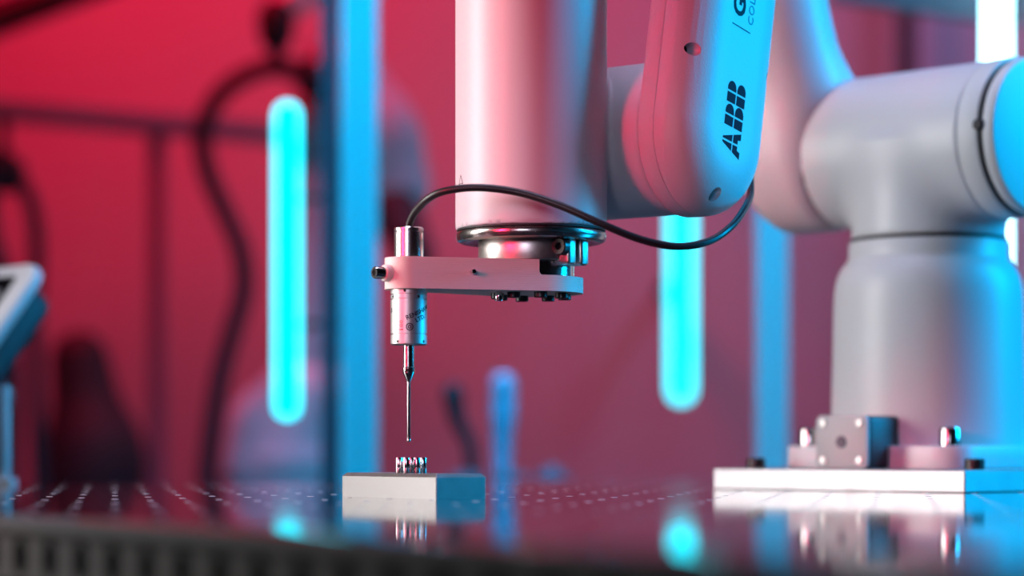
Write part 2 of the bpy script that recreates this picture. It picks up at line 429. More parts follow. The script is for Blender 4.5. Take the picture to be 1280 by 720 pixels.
# slotted side panel under the near edge and the end
def slot_panel(n, pitch, z1, z0, sw, sh, thick):
    V, F = [], []
    zc = (z0 + z1) / 2
    for i in range(n):
        cx = (i + 0.5) * pitch; r = sw / 2; s = sh / 2 - r
        inn = arc(cx, zc + s, r, 0, 180, 8) + arc(cx, zc - s, r, 180, 360, 8)
        out = []
        for (x, z) in inn:
            dx, dz = x - cx, z - zc; k = min((pitch / 2) / max(abs(dx), 1e-9), ((z1 - z0) / 2) / max(abs(dz), 1e-9)); out.append((cx + dx * k, zc + dz * k))
        # corner points
        m_ = len(inn); b = len(V)
        for (x, z) in out: V.append((x, 0, z))
        for (x, z) in inn: V.append((x, 0, z))
        for (x, z) in inn: V.append((x, thick, z))
        for k in range(m_):
            q = (k + 1) % m_
            F.append((b + k, b + q, b + m_ + q, b + m_ + k)); F.append((b + m_ + k, b + m_ + q, b + 2 * m_ + q, b + 2 * m_ + k))
            # fill the corner between two rays that hit different sides
            (xa, za), (xb, zb) = out[k], out[q]
            if abs(xa - xb) > 1e-6 and abs(za - zb) > 1e-6:
                X = cx + math.copysign(pitch / 2, (xa + xb) / 2 - cx); Zc = zc + math.copysign((z1 - z0) / 2, (za + zb) / 2 - zc)
                V.append((X, 0, Zc)); F.append((b + k, len(V) - 1, b + q))
    return V, F
sp_vf = slot_panel(int(LX / 0.033), 0.033, -TH, -0.031, 0.0165, 0.019, 0.006)
link('edge_panel', make_mesh('edge_panel', *sp_vf, M['edge_metal'], 30), table, TM @ Matrix.Translation((0, -0.0005, 0)))
link('edge_panel', make_mesh('edge_panel', *slot_panel(int(LY / 0.033), 0.033, -TH, -0.031, 0.0165, 0.019, 0.006), M['edge_metal'], 30), table,
     TM @ Matrix.Translation((0, LY, 0)) @ Matrix.Rotation(R(-90), 4, 'Z'))
link('edge_band', make_mesh('edge_band', *rbox(LX + 0.006, 0.003, 0.0055, 0.0012, 2), M['edge_metal']), table, TM @ Matrix.Translation((LX / 2, -0.0037, -0.0045)))
link('table_core', make_mesh('table_core', *rbox(LX - 0.05, LY - 0.05, 0.028, 0), M['core'], None), table, TM @ Matrix.Translation((LX / 2, LY / 2, -0.0225)))
link('lower_frame', make_mesh('lower_frame', *rbox(LX - 0.02, LY - 0.02, 0.04, 0.002), M['edge_metal']), table, TM @ Matrix.Translation((LX / 2, LY / 2, -0.0566)))
for a in (0.12, LX - 0.12):
    for b in (0.12, LY - 0.12):
        link('leg', make_mesh('leg', *rbox(0.08, 0.08, 0.823, 0.003), M['edge_metal']), table, TM @ Matrix.Translation((a, b, -0.4885)))

# ================================================================== TARGET BLOCK AND PINS
NB = Vector((-0.05, 1.579, 0)); BL, BW, BH = 0.118, 0.0415, 0.0166
BC = NB - E1 * BL / 2 + E2 * BW / 2
BM = basis(BC, E1, E2, Vector((0, 0, 1)))
def chamfer_block(sx, sy, sz, c, cv):
    pb = [(-sx / 2 + cv, -sy / 2), (sx / 2 - 0.0003, -sy / 2), (sx / 2, -sy / 2 + 0.0003), (sx / 2, sy / 2 - cv), (sx / 2 - cv, sy / 2), (-sx / 2 + cv, sy / 2), (-sx / 2, sy / 2 - cv), (-sx / 2, -sy / 2 + cv)]
    n = len(pb); V = [(x, y, 0) for x, y in pb] + [(x, y, sz - c) for x, y in pb] + [(x * (1 - 2 * c / sx), y * (1 - 2 * c / sy), sz) for x, y in pb]
    F = [list(range(n))[::-1], list(range(2 * n, 3 * n))]
    for a in (0, n): F += [(a + i, a + (i + 1) % n, a + n + (i + 1) % n, a + n + i) for i in range(n)]
    return V, F
blk = link('aluminium_block', make_mesh('aluminium_block', *chamfer_block(BL, BW, BH, 0.0024, 0.002), M['alu'], 20), None, BM)
tag(blk, 'small chamfered aluminium block lying under the probe tip', 'metal block')
PX, PY = -0.0705, 1.640
pin_vf = rcyl(0.00235, 0, 0.0106, 0.0004, 24); pin_me = make_mesh('steel_pin', *pin_vf, M['steel'])
pp = [(math.cos(R(a)) * 0.0088, math.sin(R(a)) * 0.0088) for a in (205, 252, 300, 345, 30, 90, 150)]
names = ['leftmost polished steel pin on the small block', 'second polished steel pin from left at the front of the small block',
         'third polished steel pin from left at the front of the small block', 'rightmost polished steel pin on the small block',
         'polished steel pin at the back right of the cluster on the small block', 'polished steel pin at the rear middle of the cluster on the small block',
         'polished steel pin at the back left of the cluster on the small block']
for (x, y), nm in zip(pp, names):
    o = link('steel_pin', pin_me, None, Matrix.Translation((PX + 0.0015 + x, PY + y, BH)))
    tag(o, nm, 'pin', 'steel pins standing on the small block')

# ================================================================== THE ROBOT
K = Vector((0.3467, 2.0, 0)); NV = Vector((-.7071, -.7071, 0)); EV = Vector((.7071, -.7071, 0)); ZV = Vector((0, 0, 1))
PT = 0.017                                                      # plate top
plate = thing('mounting_plate', (K.x, K.y, 0), 'thick bright aluminium mounting plate under the robot base', 'metal plate')
PE0, PE1, PN0, PN1 = -0.1095, 0.1364, -0.10, 0.1464
pc = K + EV * (PE0 + PE1) / 2 + NV * (PN0 + PN1) / 2
PB = basis(pc, EV, -NV, ZV)
link('plate', make_mesh('plate', *rbox(PE1 - PE0, PN1 - PN0, PT, 0.0008, 1, z0=0), M['alu_plate']), plate, PB)
for e, n in ((-0.088, 0.118), (0.115, 0.102), (0.115, -0.08), (-0.09, -0.08)):
    cap_screw(plate, Matrix.Translation(K + EV * e + NV * n + ZV * PT), 0.0078, 0.0085, M['black'])

robot = thing('robot_arm', (K.x, K.y, PT), 'light grey jointed robot arm standing on the aluminium plate, ABB lettered on its wrist link', 'robot arm')
# square flange with rounded corners
FB = basis(K, EV, -NV, ZV)
link('base_flange', make_mesh('base_flange', *prism(rrect(0.18, 0.18, 0.026, 8), PT, 0.0355, 0.0015), M['paint']), robot, FB)
for d in ((-1, 0), (0, -1), (1, 0), (0, 1)):
    cap_screw(robot, Matrix.Translation(K + Vector((d[0], d[1], 0)) * 0.099 + ZV * 0.0355), 0.0085, 0.0145, M['steel'])
# column
col = lathe([(0, 0.0355), (0.0805, 0.0355), (0.0800, 0.06), (0.0790, 0.10), (0.0780, 0.15), (0.0775, 0.162), (0.0765, 0.170), (0.0745, 0.177), (0.0715, 0.183), (0.0680, 0.1875),
             (0.0662, 0.190), (0.0655, 0.193), (0.0655, 0.2035), (0.0648, 0.2045), (0, 0.2045)], 96)
link('column', make_mesh('column', *col, M['paint'], 40), robot, Matrix.Translation(K))
link('joint_seam', make_mesh('joint_seam', *lathe([(0, 0.2045), (0.0640, 0.2045), (0.0640, 0.2075), (0, 0.2075)], 72), M['seam'], 30), robot, Matrix.Translation(K))
# connector box
cb = thing  # (alias unused)
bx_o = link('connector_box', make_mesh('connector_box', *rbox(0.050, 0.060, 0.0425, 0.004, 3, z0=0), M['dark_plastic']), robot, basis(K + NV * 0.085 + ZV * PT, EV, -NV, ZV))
pl_f = basis(K + NV * 0.1152 + ZV * (PT + 0.0215), EV, ZV, NV)
pl_o = link('cover_plate', make_mesh('cover_plate', *prism(rrect(0.051, 0.0425, 0.005, 5), 0, 0.0035, 0.0008), M['grey_cast']), bx_o, pl_f)
for sx in (-1, 1):
    for sy in (-1, 1):
        cap_screw(bx_o, pl_f @ Matrix.Translation((sx * 0.0180, sy * 0.0148, 0.0035)), 0.0030, 0.0014, M['satin'], 'plate_screw', 0.5, 18)
link('plug_hole', make_mesh('plug_hole', *lathe([(0, 0.0004), (0.0032, 0.0006), (0.0044, 0.0011), (0.0050, 0.0003), (0.005, 0)], 24), M['bg_red_dark'], 30), bx_o, pl_f @ Matrix.Translation((0, 0, 0.0035)))
# shoulder: horizontal joint body over a vertical neck
ZS = 0.2844; RS = 0.0640
A2 = np.array(EV); kz = np.array([K.x, K.y, ZS])
def f_shoulder(P):
    c = sd_cyl(P, kz - A2 * 0.086, kz + A2 * 0.072, RS, 0.003)
    n = sd_cyl(P, (K.x, K.y, 0.2075), (K.x, K.y, ZS), 0.0630, 0.002)
    return smin(c, n, 0.014)
sdf_obj('shoulder', f_shoulder, kz - 0.16, kz + 0.16, 0.0032, M['paint'], robot)
def axial(name, t0, t1, r, m, rnd=0.002, parent=None, seg=72):
    fr = zframe(kz + A2 * t0, EV); L = t1 - t0
    return link(name, make_mesh(name, *rcyl(r, 0, L, rnd, seg), m, 40), parent or robot, fr)
axial('end_ring', 0.0725, 0.0915, RS + 0.0008, M['cap_paint'], 0.0015)
axial('joint_seam', 0.0915, 0.094, RS - 0.0018, M['seam'], 0.0003)
axial('end_cap', 0.094, 0.106, RS - 0.0008, M['cap_paint'], 0.004)
nb = kz + A2 * 0.0925 - np.array((.7071, .7071, 0)) * (RS - 0.001)
link('cap_stud', make_mesh('cap_stud', *rcyl(0.0045, -0.004, 0.003, 0.001, 20), M['seam']), robot, zframe(nb + np.array((0, 0, 0.004)), (-.7071, -.7071, 0)))
axial('joint_seam', -0.0885, -0.086, RS - 0.0012, M['bg_red_dark'], 0.0003)
# lower arm: hub and link rising out of the picture
hb = kz - A2 * 0.118
UV = np.array((.7071, .7071, 0)); ad = -UV * 0.36 + np.array((0, 0, 0.93)); ad /= np.linalg.norm(ad)
el = hb + ad * 0.42
def f_lower(P):
    c = sd_cyl(P, kz - A2 * 0.152, kz - A2 * 0.0885, RS, 0.014)
    a = sd_cone(P, hb + ad * 0.02 - UV * 0.012, el, 0.046, 0.043)
    return smin(c, a, 0.045)
lo = np.minimum(hb, el) - 0.11; hi = np.maximum(hb, el) + 0.09
sdf_obj('lower_arm', f_lower, lo, hi, 0.0045, M['paint'], robot)
# wrist: vertical barrel with a side stub
W = np.array((0.0135, 1.685, 0.0)); ZW = 0.2545; RW = 0.0532; RST = 0.0548
A5 = np.array((0.788, -0.616, 0.0)); A5 /= np.linalg.norm(A5); U5 = np.array((0.616, 0.788, 0.0)); U5 /= np.linalg.norm(U5)
wz = W + U5 * 0.082 + np.array((0, 0, ZW)); TS = 0.0725
def f_wrist(P):
    v = sd_cyl(P, W + np.array((0, 0, 0.1865)), W + np.array((0, 0, 0.42)), RW, 0.0015)
    s = sd_cyl(P, wz - A5 * 0.05, wz + A5 * (TS - 0.0008), RST, 0.003)
    return smin(v, s, 0.006)
sdf_obj('wrist_barrel', f_wrist, (W[0] - 0.065, W[1] - 0.065, 0.178), (W[0] + 0.17, W[1] + 0.16, 0.43), 0.0028, M['paint'], robot)
# wrist link: backing half, cover half, fine gap between
tl = 0.19; LD = U5 * math.sin(tl) + np.array((0, 0, math.cos(tl)))
C5 = wz + A5 * TS; C6 = C5 + LD * 0.31; RL = 0.0572; TH1, TH2 = 0.0135, 0.0435
link('joint_seam', make_mesh('joint_seam', *rcyl(RST - 0.0016, -0.003, 0.0016, 0.0002, 72), M['seam']), robot, zframe(C5 - A5 * 0.0008, A5))
LF = basis(C5, Vector(LD), Vector(np.cross(A5, LD)), Vector(A5))       # x up the link, z out of its face
def capsule_slab(prof, L, r, n=40):
    """capsule outline of length L swept through (inset, height) steps"""
    V, F = [], []
    for d, h in prof:
        V += [(x, y, h) for x, y in arc(L, 0, r - d, -90, 90, n) + arc(0, 0, r - d, 90, 270, n)]
    m_ = 2 * (n + 1)
    for k in range(len(prof) - 1):
        for i in range(m_):
            q = (i + 1) % m_; F.append((k * m_ + i, k * m_ + q, (k + 1) * m_ + q, (k + 1) * m_ + i))
    F.append(list(range(m_))[::-1]); F.append([(len(prof) - 1) * m_ + i for i in range(m_)])
    return V, F
link('link_backing', make_mesh('link_backing', *capsule_slab([(0.0012, 0.0008), (0.0004, 0.0011), (0, 0.0020), (0, TH1 - 0.0008), (0.0006, TH1)], 0.31, RL), M['paint_cover'], 40), robot, LF)
RQ = 0.0275
cprof = [(0.0007, TH1 + 0.0003), (0.0001, TH1 + 0.0009)] + [(RQ * 1.3 * (1 - math.cos(R(a))), TH2 - RQ + RQ * math.sin(R(a))) for a in range(0, 91, 9)] + [(RQ * 1.3 + 0.002, TH2)]
cover = link('link_cover', make_mesh('link_cover', *capsule_slab(cprof, 0.31, RL), M['paint_cover'], 40), robot, LF)
# frame on the cover face: x = along the link (reading direction, upwards), y = towards the left of the picture
FC = basis(C5 + A5 * TH2, Vector(LD), -Vector(np.cross(LD, A5)) * -1, Vector(A5))
FC = basis(C5 + A5 * TH2, Vector(LD), Vector(np.cross(A5, LD)), Vector(A5))
# screw wells bored into the cover rim
def wells(places):
    for lx, ly, dz in places:
        link('well_screw', make_mesh('well_screw', *rcyl(0.0042, -0.0112, -0.0085, 0.0004, 20), M['core']), cover, FC @ Matrix.Translation((lx, ly, dz)))
WELLS = [(0.046, 0.0475, -0.0085), (0.053, -0.0435, -0.0080), (-0.0455, 0.004, -0.0065)]
def bore():
    cut = join(*[xf(rcyl(0.0047, -0.0115, 0.03, 0.0002, 26), FC @ Matrix.Translation((a, b, c))) for a, b, c in WELLS])
    v, mw = recenter(cut[0]); co = link('cutter', make_mesh('cutter', v, cut[1], M['seam'], 0), None, mw)
    md = cover.modifiers.new('b', 'BOOLEAN'); md.object = co; md.operation = 'DIFFERENCE'; md.solver = 'EXACT'
    dg = bpy.context.evaluated_depsgraph_get(); dg.update()
    me = bpy.data.meshes.new_from_object(cover.evaluated_get(dg)); cover.modifiers.clear()
    if len(me.polygons) > 1000: cover.data = me
    bpy.data.objects.remove(co, do_unlink=True)
bpy.context.view_layer.update(); bore()
wells(WELLS)

# printed marks on the cover
def letter_B(w, h):
    g = 0.035 * h; ms = 0.5 * h; qs = []
    qs.append([(0, 0), (w * 0.46, 0), (w * 0.46, ms - g), (0, ms - g)]); qs.append([(0, ms + g), (w * 0.46, ms + g), (w * 0.46, h), (0, h)])
    x0 = w * 0.46 + 2 * g
    qs.append([(x0, 0), (w * 0.72, 0)] + arc(w * 0.72, (ms - g) / 2 + 0, (ms - g) / 2, -80, 60, 6)[0:] + [(w * 0.72, ms - g), (x0, ms - g)])
    qs.append([(x0, ms + g), (w * 0.68, ms + g)] + arc(w * 0.68, ms + g + (h - ms - g) / 2, (h - ms - g) / 2, -60, 80, 6) + [(w * 0.68, h), (x0, h)])
    return qs
def letter_A(w, h):
    g = 0.035 * h; ms = 0.45 * h; c = w / 2
    L = lambda z: c * (z / h) * 0.78
    return [[(0, 0), (w * 0.26, 0), (w * 0.30, h * 0.16), (c - g, h * 0.16), (c - g, ms - g), (L(ms - g), ms - g)],
            [(w, 0), (w - L(ms - g), ms - g), (c + g, ms - g), (c + g, h * 0.16), (w * 0.70, h * 0.16), (w * 0.74, 0)],
            [(L(ms + g), ms + g), (c - g, ms + g), (c - g, h), (L(h), h)], [(w - L(h), h), (c + g, h), (c + g, ms + g), (w - L(ms + g), ms + g)]]
LH = 0.0225; lx = 0.0; art = []
for k, (fn, w) in enumerate(((letter_A, 0.0185), (letter_B, 0.0150), (letter_B, 0.0150))):
    for q in fn(w, LH): art.append(prism([(lx + x, y) for x, y in q], 0, 0.0002))
    lx += w + 0.0016
# the lettering: stencilled capitals
link('logo_print', make_mesh('logo_print', *join(*art), M['logo'], None), cover, FC @ Matrix.Translation((-0.0175, -0.0090, 0.0000)))
link('name_print', make_mesh('name_print', *text_vf('GoFa', 0.0205, 0.0002, 0.0006), M['ink'], None), cover, FC @ Matrix.Translation((0.0815, 0.0030, 0.0000)))
link('name_print', make_mesh('name_print', *text_vf('COLLABORATIVE', 0.0095, 0.0002, 0, 1.1), M['ink_grey'], None), cover, FC @ Matrix.Translation((0.0800, -0.0090, 0.0000)))
link('name_print', make_mesh('name_print', *rbox(0.0007, 0.0235, 0.0003, 0), M['ink'], None), cover, FC @ Matrix.Translation((0.0745, 0.0050, 0.0000)))
# forearm out of the picture, tying the wrist link back to the elbow
fe = C6 - A5 * 0.06
def f_fore(P):
    j = sd_cyl(P, C6 - A5 * 0.11, C6 + A5 * 0.0, 0.052, 0.008)
    a = sd_cone(P, C6 - A5 * 0.07 + np.array((0, 0, 0.02)), el + A2 * 0.02 + np.array((0, 0, 0.03)), 0.046, 0.055)
    return smin(j, a, 0.04)
lo = np.minimum(C6 - A5 * 0.12, el) - 0.13; hi = np.maximum(C6 + 0.02, el + 0.06) + 0.11
sdf_obj('forearm', f_fore, lo, hi, 0.006, M['paint'], robot)
# tool flange disc with rolled rim
WM = Matrix.Translation(Vector(W))
disc = lathe([(0.030, 0.1790), (0.0400, 0.1792), (0.0455, 0.1775), (0.0490, 0.1772), (0.0517, 0.1785), (0.0527, 0.1808), (0.0527, 0.1835), (0.0518, 0.1850), (0.0505, 0.1858), (0, 0.1858)], 96)
link('tool_disc', make_mesh('tool_disc', *disc, M['flange_steel'], 40), robot, WM)
link('joint_seam', make_mesh('joint_seam', *lathe([(0, 0.1856), (0.0522, 0.1856), (0.0522, 0.1867), (0, 0.1867)], 96), M['seam']), robot, WM)
link('tool_flange', make_mesh('tool_flange', *lathe([(0, 0.1530), (0.0300, 0.1530), (0.0303, 0.1535), (0.0303, 0.1800), (0, 0.1800)], 72), M['steel'], 30), robot, WM)
# warning print on the barrel, left side under the cable
def flat_tri(s, t):
    o_ = [(-s, 0), (s, 0), (0, 1.7 * s)]; i_ = [(-s + 1.9 * t, t), (s - 1.9 * t, t), (0, 1.7 * s - 2.2 * t)]
    return [(x, y, 0.0001) for x, y in o_ + i_], [(0, 1, 4, 3), (1, 2, 5, 4), (2, 0, 3, 5)]
link('warning_print', make_mesh('warning_print', *recenter(wrap(flat_tri(0.0040, 0.0006), W, RW, R(-67), 0.2166)[0])[0:1], wrap(flat_tri(0.0040, 0.0006), W, RW, R(-67), 0.2166)[1], M['ink'], None), robot,
     recenter(wrap(flat_tri(0.0040, 0.0006), W, RW, R(-67), 0.2166)[0])[1])

# ================================================================== CLAMP COLLAR
collar = thing('clamp_collar', (W[0], W[1], 0.1637), 'brushed steel clamp collar with screw, round the tool flange above the bracket', 'clamp collar')
# ring open at the right, ears towards the camera's right
RO, RI = 0.0372, 0.0306
ca = 40.0
ring = arc(0, 0, RO, -ca + 8, 360 - ca - 6, 64) + arc(0, 0, RI, 360 - ca - 3, -ca + 4, 64)
link('ring', make_mesh('ring', *prism(ring, 0.1637, 0.1788, 0.0006), M['collar'], 35), collar, WM)
ed = Vector((math.cos(R(-ca)), math.sin(R(-ca)), 0)); et = Vector((-ed.y, ed.x, 0))
for s, L in ((1, 0.0115), (-1, 0.0115)):
    c = Vector(W) + ed * 0.0362 + et * s * 0.0070
    link('clamp_ear', make_mesh('clamp_ear', *rbox(0.0135, 0.0095, 0.0185, 0.0022, 3), M['collar'], 35), collar, basis(c + ZV * 0.1695, ed, et, ZV))
sc = Vector(W) + ed * 0.0385 - et * 0.0118 + ZV * 0.1722
cap_screw(collar, zframe(sc, -et), 0.0060, 0.0058, M['black'], 'clamp_screw', 0.5)

# ================================================================== PROBE BRACKET
Pv = Vector((PX, PY, 0)); Wv = Vector((W[0], W[1], 0))
bd = (Wv - Pv); d_ = bd.length; bd.normalize(); bp_ = Vector((-bd.y, bd.x, 0))
BZ0, BZS, BZ1 = 0.1419, 0.1527, 0.1634
bracket = thing('probe_bracket', (PX, PY, BZ0), 'cream printed plastic bracket holding the probe under the robot wrist', 'bracket')
BF = basis(Pv, bd, bp_, ZV)
r0, r1 = 0.0165, 0.0365
ta = math.degrees(math.asin((r1 - r0) / d_))
def hull(x_end=None):
    out = arc(d_, 0, r1, -90 - ta, 90 + ta, 36) + arc(0, 0, r0, 90 + ta, 270 - ta, 24)
    return out
low = prism(hull(), BZ0, BZS, 0.0)
# upper step stops short of the flange
xs = d_ - 0.0125
t_ = R(ta)
def side(x, s): # outline half-width at x on the tangent line
    xa, ya = -r0 * math.sin(t_), r0 * math.cos(t_); xb, yb = d_ - r1 * math.sin(t_), r1 * math.cos(t_)
    return s * (ya + (yb - ya) * (x - xa) / (xb - xa))
xc = 0.0345
up = [(xs, side(xs, -1)), ]
up = [(xs - 0.028, side(xs, 1) - 0.0)] if False else up
# front cheek reaches to the step; a round pocket clears the tool flange
pk = []
a_start = math.degrees(math.atan2(side(xs, -1), xs - d_)); 
pr = 0.0312
yin = -math.sqrt(max(pr * pr - (xs - d_) ** 2, 0))
a0 = math.degrees(math.atan2(yin, xs - d_)) % 360; a1 = 360 - a0
up = [(xs, side(xs, -1)), (xs, yin)] + arc(d_, 0, pr, a0, a1, 24)[1:-1] + [(xs, -yin), (xs, side(xs, 1))] + arc(0, 0, r0, 90 + ta, 270 - ta, 24)
upm = prism(up, BZS, BZ1, 0.0)
fr = 0.0030
fil = prism([(xs - 0.0002, BZS - 0.0002), (xs + fr, BZS - 0.0002), (xs + fr, BZS)] + [(xs + fr - fr * math.sin(R(a)), BZS + fr - fr * math.cos(R(a))) for a in range(15, 91, 15)] + [(xs - 0.0002, BZS + fr)], 0, abs(side(xs, -1) - yin))
fil = xf(fil, basis((0, yin, 0), (1, 0, 0), (0, 0, 1), (0, -1, 0)))
link('body', make_mesh('body', *join(low, upm, fil), M['print'], 35), bracket, BF)
# left clamp screw and its boss
sd = Vector((-0.82, -0.57, 0)).normalized()
sp = Vector((PX, PY, 0.1525))
link('boss', make_mesh('boss', *rcyl(0.0058, 0.010, 0.0205, 0.0012, 28), M['print'], 40), bracket, zframe(sp, sd))
cap_screw(bracket, zframe(sp + sd * 0.0203, sd), 0.0042, 0.0075, M['steel'], 'clamp_screw', 0.62)
# small pin in the front cheek
fx = 0.036; fn = Vector((bd * math.sin(t_) * -1 - bp_ * math.cos(t_)))
fp = Pv + bd * fx + bp_ * side(fx, -1) + ZV * 0.1537
fn = -(bp_ * math.cos(t_)) - bd * math.sin(t_)
link('side_pin', make_mesh('side_pin', *rcyl(0.0016, -0.003, 0.0052, 0.0003, 18), M['steel']), bracket, zframe(fp, fn))
# screw heads and dowel under the flange
for a in (15, 60, 105, 150, 195, 240, 285, 330):
    p = Wv + Vector((math.cos(R(a)), math.sin(R(a)), 0)) * 0.0245 + ZV * BZ0
    cap_screw(bracket, zframe(p, (0, 0, -1)), 0.0046, 0.0040, M['black'], 'flange_screw')
p = Wv + Vector((-0.0225, -0.024, BZ0)); link('dowel', make_mesh('dowel', *rcyl(0.0028, -0.0065, 0, 0.0006, 20), M['steel']), bracket, Matrix.Translation(p))

# ================================================================== TOUCH PROBE
probe = thing('touch_probe', (PX, PY, 0.0367), 'slim steel touch probe with a thin stylus hanging above the pins', 'probe')
PMx = Matrix.Translation((PX, PY, 0))
zz = lambda py: CAMZ + (HOR - py) * PY / FPX
RB = 0.01255
zb0, zb1 = zz(431.5), zz(361)
link('collar_gasket', make_mesh('collar_gasket', *rcyl(RB - 0.0008, zb1, BZ0, 0.0002, 48), M['seam']), probe, PMx)
def grooved(r, z0, z1, gs):
    pr = [(0, z0), (r - 0.0008, z0), (r, z0 + 0.0008)]
    for g in sorted(gs): pr += [(r, g - 0.00042), (r - 0.0010, g - 0.0003), (r - 0.0010, g + 0.0003), (r, g + 0.00042)]
    return pr + [(r, z1 - 0.0006), (r - 0.0006, z1), (0, z1)]
body = link('probe_body', make_mesh('probe_body', *lathe(grooved(RB, zb0, zb1, [zz(418), zz(374.5), zz(368.5)]), 64), M['satin'], 25), probe, PMx)
dot = lathe([(0.0010, -0.0002), (0.0010, 0.00012), (0, 0.00012)], 12)
for px, py in ((507, 364.5), (492, 371.5), (524, 371.5), (498, 427.5), (530, 427.5)):
    a = math.asin(max(-0.98, min(0.98, (px - 511) * PY / FPX / RB)))
    nrm = Vector((math.sin(a), -math.cos(a), 0))
    link('set_screw', make_mesh('set_screw', *dot, M['seam'], None), body, zframe(Vector((PX, PY, zz(py))) + nrm * RB, nrm))
def skew(vf, ang, sc=1.0):
    c, s = math.cos(R(ang)), math.sin(R(ang)); return [(x * c - y * s, x * s + y * c, d) for x, y, d in vf[0]], vf[1]
def printed(vf, ang, py, name):
    v, f = wrap(vf, (PX, PY), RB, R(ang), zz(py)); v, mw = recenter(v); link(name, make_mesh(name, v, f, M['ink'], None), body, mw)
printed(skew(text_vf('RENISHAW', 0.0042, 0.0001, 0.0001), 24), -4, 401, 'maker_print')
printed(skew(text_vf('LTD.', 0.0042, 0.0001, 0.0001), 24), 26, 404, 'maker_print')
printed(skew(text_vf('LP', 0.0030, 0.0001, 0.0001), 55), -66, 392, 'maker_print')
def ring_vf(r, t, n=20): 
    V = [((r) * math.cos(2 * math.pi * i / n), r * math.sin(2 * math.pi * i / n), 0.0001) for i in range(n)] + [((r - t) * math.cos(2 * math.pi * i / n), (r - t) * math.sin(2 * math.pi * i / n), 0.0001) for i in range(n)]
    return V, [(i, (i + 1) % n, n + (i + 1) % n, n + i) for i in range(n)]
printed(ring_vf(0.0026, 0.0007), 5, 409.5, 'circle_mark'); printed(ring_vf(0.0013, 0.0006), 5, 409.5, 'circle_mark')
printed(join(ring_vf(0.0010, 0.0003), xf(ring_vf(0.0010, 0.0003), Matrix.Translation((0, 0.0026, 0))), ([(-0.0014, -0.0030, .0001), (0.0014, -0.0030, .0001), (0.0014, -0.0024, .0001), (-0.0014, -0.0024, .0001)], [(0, 1, 2, 3)])), -22, 408, 'bin_mark')
RU = 0.01005; zu = zz(284.5)
link('upper_barrel', make_mesh('upper_barrel', *lathe(grooved(RU, BZ1, zu, [zz(290)]), 56), M['barrel_steel'], 25), probe, PMx)
sz0, sz1, sz2, sz3 = zz(549.5), zz(476.5), zz(467), zb0
stylus = lathe([(0, sz1 - 0.0005), (0.0009, sz1 - 0.0004), (0.0015, sz1), (0.0040, sz2), (0.0042, sz2 + 0.001), (0.0042, sz2 + 0.004), (0.0038, sz2 + 0.0045), (0.0038, sz3), (0, sz3)], 40)
holder = link('stylus_holder', make_mesh('stylus_holder', *stylus, M['steel'], 25), probe, PMx)
link('cross_hole', make_mesh('cross_hole', *dot, M['seam'], None), holder, zframe((PX - 0.0005, PY - 0.0042, sz2 + 0.0022), (0, -1, 0)))
link('stylus_stem', make_mesh('stylus_stem', *lathe([(0, sz0), (0.0011, sz0), (0.0012, sz0 + 0.001), (0.0012, sz1), (0, sz1)], 24), M['steel']), probe, PMx)
ball = [(0.0014 * math.cos(R(a)), sz0 - 0.0004 + 0.0014 * math.sin(R(a))) for a in range(-90, 91, 15)]; ball[0] = (0, ball[0][1]); ball[-1] = (0, ball[-1][1])
link('ruby_tip', make_mesh('ruby_tip', *lathe(ball, 20), M['steel'], 80), probe, PMx)

# ================================================================== CABLE
cp = [(511, 285, 1.640), (513, 276, 1.637), (521, 262, 1.630), (537, 247, 1.618), (560, 238, 1.610), (600, 234.5, 1.606), (650, 241, 1.604), (700, 257, 1.600), (750, 279, 1.598), (800, 299, 1.602),
      (845, 308, 1.608), (885, 302, 1.62), (913, 284, 1.64), (930, 262, 1.68), (938, 243, 1.73), (938, 222, 1.76)]
cv = spline([at(*c) for c in cp], 10)
o = obj('probe_cable', tube(cv, 0.0026, 16), M['rubber']); tag(o, 'thin black cable looping from the probe top past the wrist to the link', 'cable')

# ================================================================== TEACH PENDANT ON A POST
pen = thing('teach_pendant', tuple(at(2, 606, 2.2) * 1.0), 'white framed tablet pendant with dark screen on a post at the left edge', 'pendant')
a_, t2 = R(45), R(38)
pu = Vector((math.cos(a_), -math.sin(a_), 0)); nh = Vector((-math.sin(a_), -math.cos(a_), 0))
pv = -ZV * math.cos(t2) + nh * math.sin(t2); pn = pu.cross(-pv)
tr = at(53, 326, 2.2)                                             # top right corner of the frame
PWd, PHt = 0.30, 0.22
pcn = tr - pu * PWd / 2 + pv * PHt / 2
PF = basis(pcn, pu, -pv, pn)
link('frame', make_mesh('frame', *prism(rrect(PWd, PHt, 0.022, 7), -0.014, 0.0, 0.005, 3), M['white_plastic']), pen, PF)
link('screen', make_mesh('screen', *prism(rrect(PWd - 0.044, PHt - 0.034, 0.006, 4), 0.0, 0.0008), M['screen']), pen, PF @ Matrix.Translation((-0.002, 0, 0)))
link('screen_icon', make_mesh('screen_icon', *prism(rrect(0.022, 0.014, 0.004, 3), 0.0008, 0.0012), M['grey_cast']), pen, PF @ Matrix.Translation((PWd / 2 - 0.045, PHt / 2 - 0.04, 0)))
link('back_housing', make_mesh('back_housing', *prism(rrect(PWd - 0.03, PHt - 0.02, 0.02, 6), -0.045, -0.014, 0.008, 3), M['dark_plastic']), pen, PF)
link('hand_grip', make_mesh('hand_grip', *prism(rrect(PWd - 0.05, 0.10, 0.03, 6), -0.075, -0.045, 0.010, 3), M['dark_plastic']), pen, PF @ Matrix.Translation((0, -0.03, 0)))
pb = at(-4, 606, 2.2); pb.z = 0
link('post', make_mesh('post', *rbox(0.022, 0.022, 0.085, 0.002, 2, z0=0.006), M['profile']), pen, Matrix.Translation(pb))
link('post_foot', make_mesh('post_foot', *rbox(0.032, 0.032, 0.006, 0.001, 1, z0=0), M['profile']), pen, Matrix.Translation(pb))

